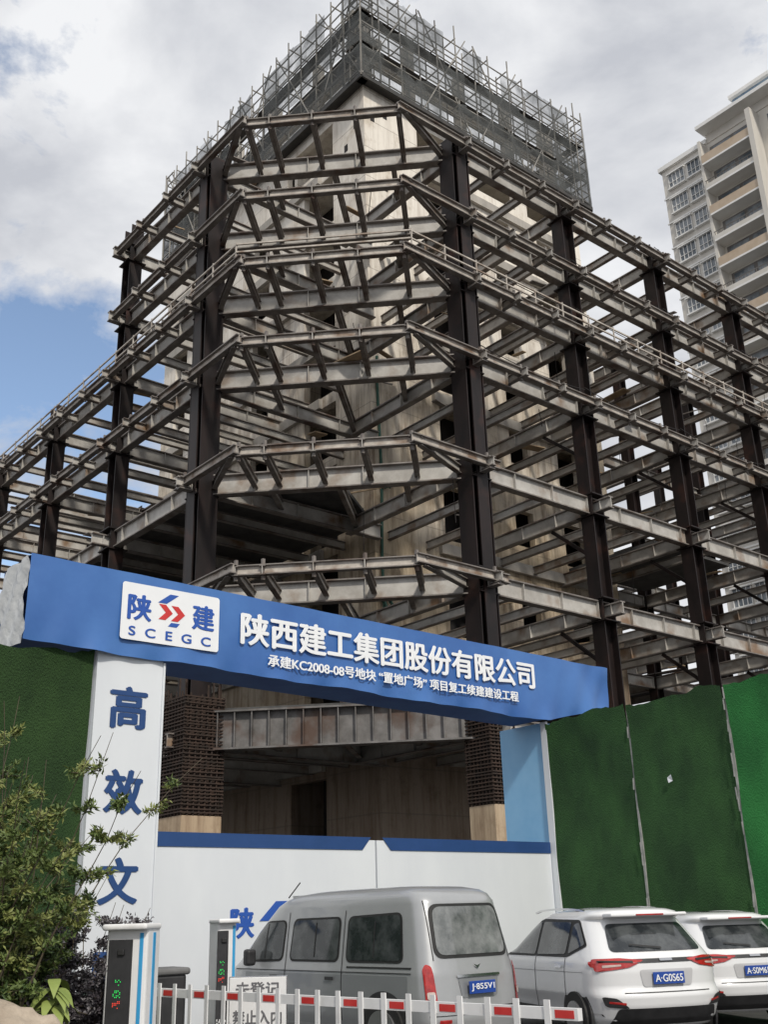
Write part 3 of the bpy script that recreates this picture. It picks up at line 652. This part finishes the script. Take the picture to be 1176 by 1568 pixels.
def suv(loc,beta,sc_,pt,name):
    c=Car(name,loc,beta,wpaint,
     [.25,.35,.5,.62,.72,.9,1.0,1.06,1.12,1.4,1.52,1.55,1.6,1.635,1.655,1.665],
     [.2,.1,.02,.0,.06,.05,.06,.1,.15,.42,.53,.42,.44,.55,.8,1.2],
     [4.35,4.45,4.5,4.5,4.48,4.3,4.0,3.6,3.35,2.85,2.6,2.5,2.35,2.2,2.05,1.8],
     [.84,.88,.89,.91,.91,.905,.89,.87,.845,.745,.70,.69,.65,.57,.42,.22],.6,2.9,.8,(.85,3.6))
    c.E.scale=(sc_,)*3
    c.patch('rear','rear_window',[(-.66,1.13),(.66,1.13),(.55,1.46),(-.55,1.46)],.07,.012,glass)
    for kd in ('left','right'):
        c.patch(kd,'window_surround',[(.6,1.2),(1.1,1.06),(3.2,1.05),(2.7,1.46),(2.1,1.54),(.95,1.52)],.05,.006,rubber)
        c.patch(kd,'window_rear',[(.66,1.22),(1.08,1.1),(1.08,1.46),(.95,1.49)],.04,.012,glass)
        c.patch(kd,'window_mid',[(1.16,1.1),(2.05,1.08),(2.05,1.50),(1.16,1.49)],.04,.012,glass)
        c.patch(kd,'window_front',[(2.12,1.08),(3.1,1.08),(2.65,1.43),(2.12,1.50)],.04,.012,glass)
        c.patch(kd,'door_seam',[(1.13,.45),(1.142,.45),(1.142,1.05),(1.13,1.05)],.001,.004,rubber)
        c.patch(kd,'door_seam_b',[(2.08,.4),(2.092,.4),(2.092,1.05),(2.08,1.05)],.001,.004,rubber)
        c.patch(kd,'trim',[(.3,.28),(4.2,.28),(4.2,.42),(.3,.42)],.02,.008,blackp)
        c.patch(kd,'handle',[(1.2,.93),(1.4,.93),(1.4,.965),(1.2,.965)],.01,.025,chrome)
        c.patch(kd,'tail_side',[(.13,.93),(.42,.96),(.48,1.02),(.3,1.045),(.16,1.05)],.03,.012,redl)
        c.patch(kd,'shoulder_crease_shade',[(.6,.885),(3.9,.85),(3.9,.858),(.6,.893)],.001,.004,crg)  # grey strip paints the shade line of a body crease
    for sg in (-1,1):
        c.patch('rear','tail_light',[(sg*.5,.95),(sg*.86,.9),(sg*.855,1.05),(sg*.6,1.06),(sg*.3,1.03)],.03,.014,redl)
        c.patch('rear','tail_inner',[(sg*.6,.965),(sg*.8,.945),(sg*.8,.975),(sg*.6,.985)],.01,.02,clear)
        c.patch('rear','tail_dark',[(sg*.45,1.0),(sg*.82,1.01),(sg*.82,1.03),(sg*.45,1.025)],.005,.02,rubber)
        c.patch('rear','bumper_vent',[(sg*.55,.48),(sg*.8,.5),(sg*.84,.62),(sg*.7,.6)],.03,.012,blackp)
        c.patch('rear','reflector',[(sg*.6,.52),(sg*.78,.54),(sg*.78,.565),(sg*.6,.545)],.005,.018,redl)
        a=Acc(); pr=None
        for k in range(11):
            t=k/10; pnt=(1.0+1.6*t,sg*.585,1.615+.045*math.sin(math.pi*t)**.5 if 0<t<1 else 1.615)
            if pr: a.bar(pr,pnt,.03,.025)
            pr=pnt
        a.build('roof_rail',[chrome],c.E)
    c.patch('rear','light_bar',[(-.45,1.0),(.45,1.0),(.45,1.045),(-.45,1.045)],.01,.012,blackp)
    c.patch('rear','recess_shade',[(-.34,.72),(.34,.72),(.38,.92),(-.38,.92)],.04,.008,wrec)  # greyer panel paints the shade of the plate recess
    c.patch('rear','bumper_low',[(-.74,.28),(.74,.28),(.68,.48),(-.68,.48)],.04,.012,blackp)
    c.patch('rear','gate_seam',[(-.6,.655),(.6,.655),(.6,.665),(-.6,.665)],.001,.006,rubber)
    c.patch('rear','wiper',[(-.02,1.15),(.4,1.2),(.4,1.215),(-.02,1.17)],.002,.03,rubber)
    c.patch('rear','badge',[(-.09,1.01),(.09,1.01),(.09,1.04),(-.09,1.04)],.01,.03,chrome)
    bbox('spoiler',(.46,0,1.565),(.26,1.12,.045),wpaint,c.E,bev=.02)
    bbox('brake_lamp',(.325,0,1.565),(.02,.4,.02),redl,c.E,bev=.004)
    c.plate(.02,0,.82,pt)
suv((3.42,14.4,0),math.radians(17),1.0,'A·G0S65','parked_suv'); suv((5.15,16.3,0),math.radians(14),.94,'A·S0M65','parked_suv.001')
# ---------------------------------------------------------------- boom barrier
BB=empty('boom_barrier'); a=Acc(); p0=Vector((-2.82,11.85,0)); p1=Vector((1.2,7.67,0)); d=(p1-p0); Ln=d.length; d.normalize()
wp=mat('barrier_white',(.72,.72,.72),(.8,.8,.8),rough=.4,scale=3,c3=(.55,.54,.52),c3lo=.6); rp_=mat('barrier_red',(.55,.03,.03),(.65,.06,.05),rough=.4,scale=3)
for zc,h in ((1.0,.075),(.45,.06)): a.bar(p0+Z*zc,p1+Z*zc,.05,h,0)
x=.15;k=0
nr=d.cross(Z)
while x<Ln:
    t=random.uniform(-.008,.008)
    a.bar(p0+d*x+nr*.03+Z*.3,p0+d*(x+t)+nr*.03+Z*1.085,.012,.05,0,side=nr)
    if k%2==0: a.bar(p0+d*(x+.06)+Z*1.0,p0+d*(x+.22)+Z*1.0,.056,.05,1)
    x+=.27;k+=1
a.build('boom',[wp,rp_],BB)
bbox('motor_housing',(-2.45,11.9,.58),(.36,.4,1.14),blackp,BB,bev=.04,rz=.6)
bbox('housing_hood',(-2.45,11.9,1.17),(.42,.46,.07),mat('hood_grey',(.1,.1,.1),(.15,.15,.15)),BB,bev=.03,rz=.6)
g_=mat('led_green',(.02,.6,.1),emis=.8); r_=mat('led_red',(.7,.05,.03),emis=.8); sb_=mat('stripe_blue',(.03,.3,.6),(.04,.33,.62))
def kiosk(name,loc,rz,h,w):
    E=empty(name,loc,rz)
    bbox('body',(0,0,h/2),(w,.3,h),wp,E,bev=.03)
    bbox('hood',(0,-.05,h+.0),(w+.03,.36,.05),wp,E,bev=.02)
    bbox('screen',(-.05,-.152,h*.6),(w*.58,.012,h*.68),blackp,E,bev=.004)
    bbox('stripe',(w*.36,-.153,h*.5),(.03,.01,h*.94),sb_,E,bev=.002)
    bbox('stripe_side',(w*.5+.003,0,h*.5),(.006,.05,h*.94),sb_,E,bev=0)
    a=Acc(); r=random.Random(3)
    for i in range(10):
        for j in range(10):
            if r.random()<.5: a.box((-.10+i*.0105,-.160,h*.34+j*.0105),Vector((1,0,0)),Vector((0,1,0)),Z,.0105,.002,.0105)
    a.build('qr_code',[wp],E)
    a=Acc()
    for row in range(3):
        for i in range(5):
            for j in range(5):
                if r.random()<.4: a.box((-.09+i*.014,-.160,h*.72-row*.08+j*.012),Vector((1,0,0)),Vector((0,1,0)),Z,.007,.002,.007,1 if row==2 else 0)
    a.build('led_display',[g_,r_],E)
    bbox('camera_eye',(-.04,-.165,h*.88),(.06,.03,.05),rubber,E,bev=.01)
kiosk('parking_kiosk',(-2.22,9.5,0),-.15,1.62,.36)
kiosk('parking_kiosk.001',(-1.95,12.6,0),.5,1.64,.22)
SG=empty('warning_sign',(-1.32,10.75,0),-.1)
bbox('board',(0,0,.84),(.54,.02,.60),wp,SG,bev=.005); bbox('frame',(0,.015,.84),(.56,.015,.62),chrome,SG,bev=.004); bbox('post',(0,.03,.28),(.05,.03,.54),chrome,SG,bev=.005)
gt=mat('grey_print',(.12,.12,.13),(.15,.15,.16))
txt('未登记','line_a',(0,-.013,1.04),(1,0,0),(0,0,1),.42,.12,gt,SG,bold=.003,depth=.001); txt('禁止入内','line_b',(0,-.013,.80),(1,0,0),(0,0,1),.46,.12,gt,SG,bold=.003,depth=.001)
W=empty('green_bin',(-2.85,11.0,0),.2); gm=mat('bin_green',(.01,.09,.04),(.015,.12,.05),rough=.4,scale=3)
a=Acc()
v0=[(-.24,-.28,.08),(.24,-.28,.08),(.24,.25,.08),(-.24,.25,.08)]; v1=[(-.3,-.36,.95),(.3,-.36,.95),(.3,.34,.95),(-.3,.34,.95)]
for i in range(4):
    j=(i+1)%4; a.poly([v0[i],v0[j],v1[j],v1[i]])
a.poly(v0[::-1]); a.build('bin_body',[gm],W); bbox('lid',(0,0,.99),(.66,.76,.07),gm,W,bev=.03); bbox('handle',(0,.4,1.0),(.5,.04,.04),gm,W,bev=.015); bbox('rim',(0,-.01,.93),(.64,.74,.05),gm,W,bev=.01)
# ---------------------------------------------------------------- plants
def leafmat(n_,a_,b_): return mat(n_,a_,b_,rough=.6,scale=2.5,lo=.3,hi=.7)
def leaf(acc,p,dr,l,wd,mi):
    dr=Vector(dr).normalized(); r=Vector((random.uniform(-1,1),random.uniform(-1,1),random.uniform(-1,1))); s_=dr.cross(r)
    if s_.length<.01: return
    s_.normalize(); n2=s_.cross(dr)
    acc.poly([p,p+dr*l*.4+s_*wd-n2*wd*.3,p+dr*l,p+dr*l*.4-s_*wd-n2*wd*.3],mi)
def limb(acc,p,q,r0,r1,mi=0):
    p=Vector(p);q=Vector(q);d=(q-p).normalized(); s_=d.cross(Vector((.3,.8,.1))).normalized(); t=d.cross(s_); n=len(acc.v)
    for c,r in((p,r0),(q,r1)):
        for k in range(6):
            an=k*math.pi/3; acc.v.append(tuple(c+s_*r*math.cos(an)+t*r*math.sin(an)))
    for k in range(6): acc.f.append((n+k,n+(k+1)%6,n+6+(k+1)%6,n+6+k)); acc.m.append(mi)
def shrub(name,base,H,spread,stems,lpb,ll,lw,mats,droop=.5,lean=(0,0),tw=(.12,.32),hmin=.5,kmin=2):
    E=empty(name); br=Acc(); lf=Acc(); base=Vector(base)
    for s_ in range(stems):
        an=random.uniform(0,6.28); rr_=random.random()**.5
        p=base+Vector((math.cos(an),math.sin(an),0))*random.uniform(0,.35)*spread
        h=H*random.uniform(hmin,1); dirv=Vector((math.cos(an)*spread*rr_/H+lean[0],math.sin(an)*spread*rr_/H+lean[1],1))
        n=10; r=.02
        for k in range(n):
            dirv=(dirv+Vector((random.uniform(-.14,.14),random.uniform(-.14,.14),-droop*.1*k/n))).normalized()
            q=p+dirv*h/n; limb(br,p,q,r,r*.82); r*=.82
            if k>=kmin:
                for _ in range(3):
                    a2=random.uniform(0,6.28); d2=Vector((math.cos(a2),math.sin(a2),random.uniform(-.1,.9))).normalized(); ln=random.uniform(*tw)*(1.3-.07*k)
                    pp=p.copy(); tone=random.random()*.8+.25*k/n
                    for j in range(5):
                        d2=(d2+Vector((random.uniform(-.15,.15),random.uniform(-.15,.15),-.08*droop))).normalized()
                        qq=pp+d2*ln/5; limb(br,pp,qq,.004,.003)
                        for _l in range(lpb):
                            mi=min(2,max(0,int(tone*2.2+random.uniform(0,.8))))
                            leaf(lf,pp+(qq-pp)*random.random()+Vector([random.uniform(-.03,.03) for _ in range(3)]),d2*.7+Vector([random.uniform(-1,1) for _ in range(3)]),ll*random.uniform(.6,1.2),lw*random.uniform(.7,1.2),mi)
                        pp=qq
            p=q
    br.build('branches',[mat(name+'_bark',(.06,.045,.03),(.1,.08,.05))],E); lf.build('leaves',mats,E)
gl=[leafmat('leaf_dark',(.03,.055,.013),(.045,.085,.02)),leafmat('leaf_mid',(.075,.115,.025),(.11,.15,.035)),leafmat('leaf_light',(.17,.20,.05),(.23,.25,.08))]
pl=[leafmat('leaf_purple',(.016,.013,.02),(.035,.028,.035)),leafmat('leaf_grey',(.06,.05,.06),(.08,.07,.08)),leafmat('leaf_grey2',(.15,.14,.15),(.2,.19,.2))]
shrub('leafy_shrub',(-3.35,9.3,0),4.0,.75,14,8,.06,.010,gl,tw=(.1,.28),hmin=.65)
shrub('leafy_shrub.001',(-3.55,9.2,0),3.15,.95,46,14,.055,.012,gl,hmin=.35)
shrub('dark_leaved_shrub',(-2.78,9.9,0),1.95,.62,30,12,.04,.011,pl,droop=.3,tw=(.08,.26),hmin=.6,kmin=3)
E=empty('broad_leaf_plant'); a=Acc()
for k in range(16):
    an=random.uniform(0,6.28); c=Vector((-2.72,9.0,1.15+random.uniform(-.15,.1))); d2=Vector((math.cos(an),math.sin(an),random.uniform(.1,.6))).normalized(); s_=d2.cross(Z).normalized()
    n_=8; L_=.25
    for i in range(n_):
        t0,t1=i/n_,(i+1)/n_
        def pp(t,sg): return c+d2*L_*t-Z*(.22*t*t)+s_*sg*.05*math.sin(math.pi*t**.8)
        a.poly([pp(t0,-1),pp(t1,-1),pp(t1,1),pp(t0,1)])
a.bar((-2.72,9.0,0),(-2.72,9.0,1.1),.03,.03); a.build('leaves',[leafmat('broad_leaf',(.14,.2,.04),(.3,.36,.1))],E)
bm=bmesh.new(); bmesh.ops.create_icosphere(bm,subdivisions=5,radius=1)
for v_ in bm.verts:
    nn_=mathutils.noise.fractal(v_.co*1.3,1,2,5)*.22; v_.co*= (1+nn_); v_.co.x*=.6; v_.co.y*=.5; v_.co.z=v_.co.z*.64+.5
me=bpy.data.meshes.new('boulder'); bm.to_mesh(me); bm.free(); me.materials.append(mat('boulder_stone',(.25,.2,.15),(.45,.38,.3),rough=.9,scale=2.5,c3=(.3,.18,.12),bump=.6,bscale=10))
for p_ in me.polygons: p_.use_smooth=True
ob=bpy.data.objects.new('boulder',me); S.collection.objects.link(ob); ob.location=(-2.75,8.0,.0)
print('done')
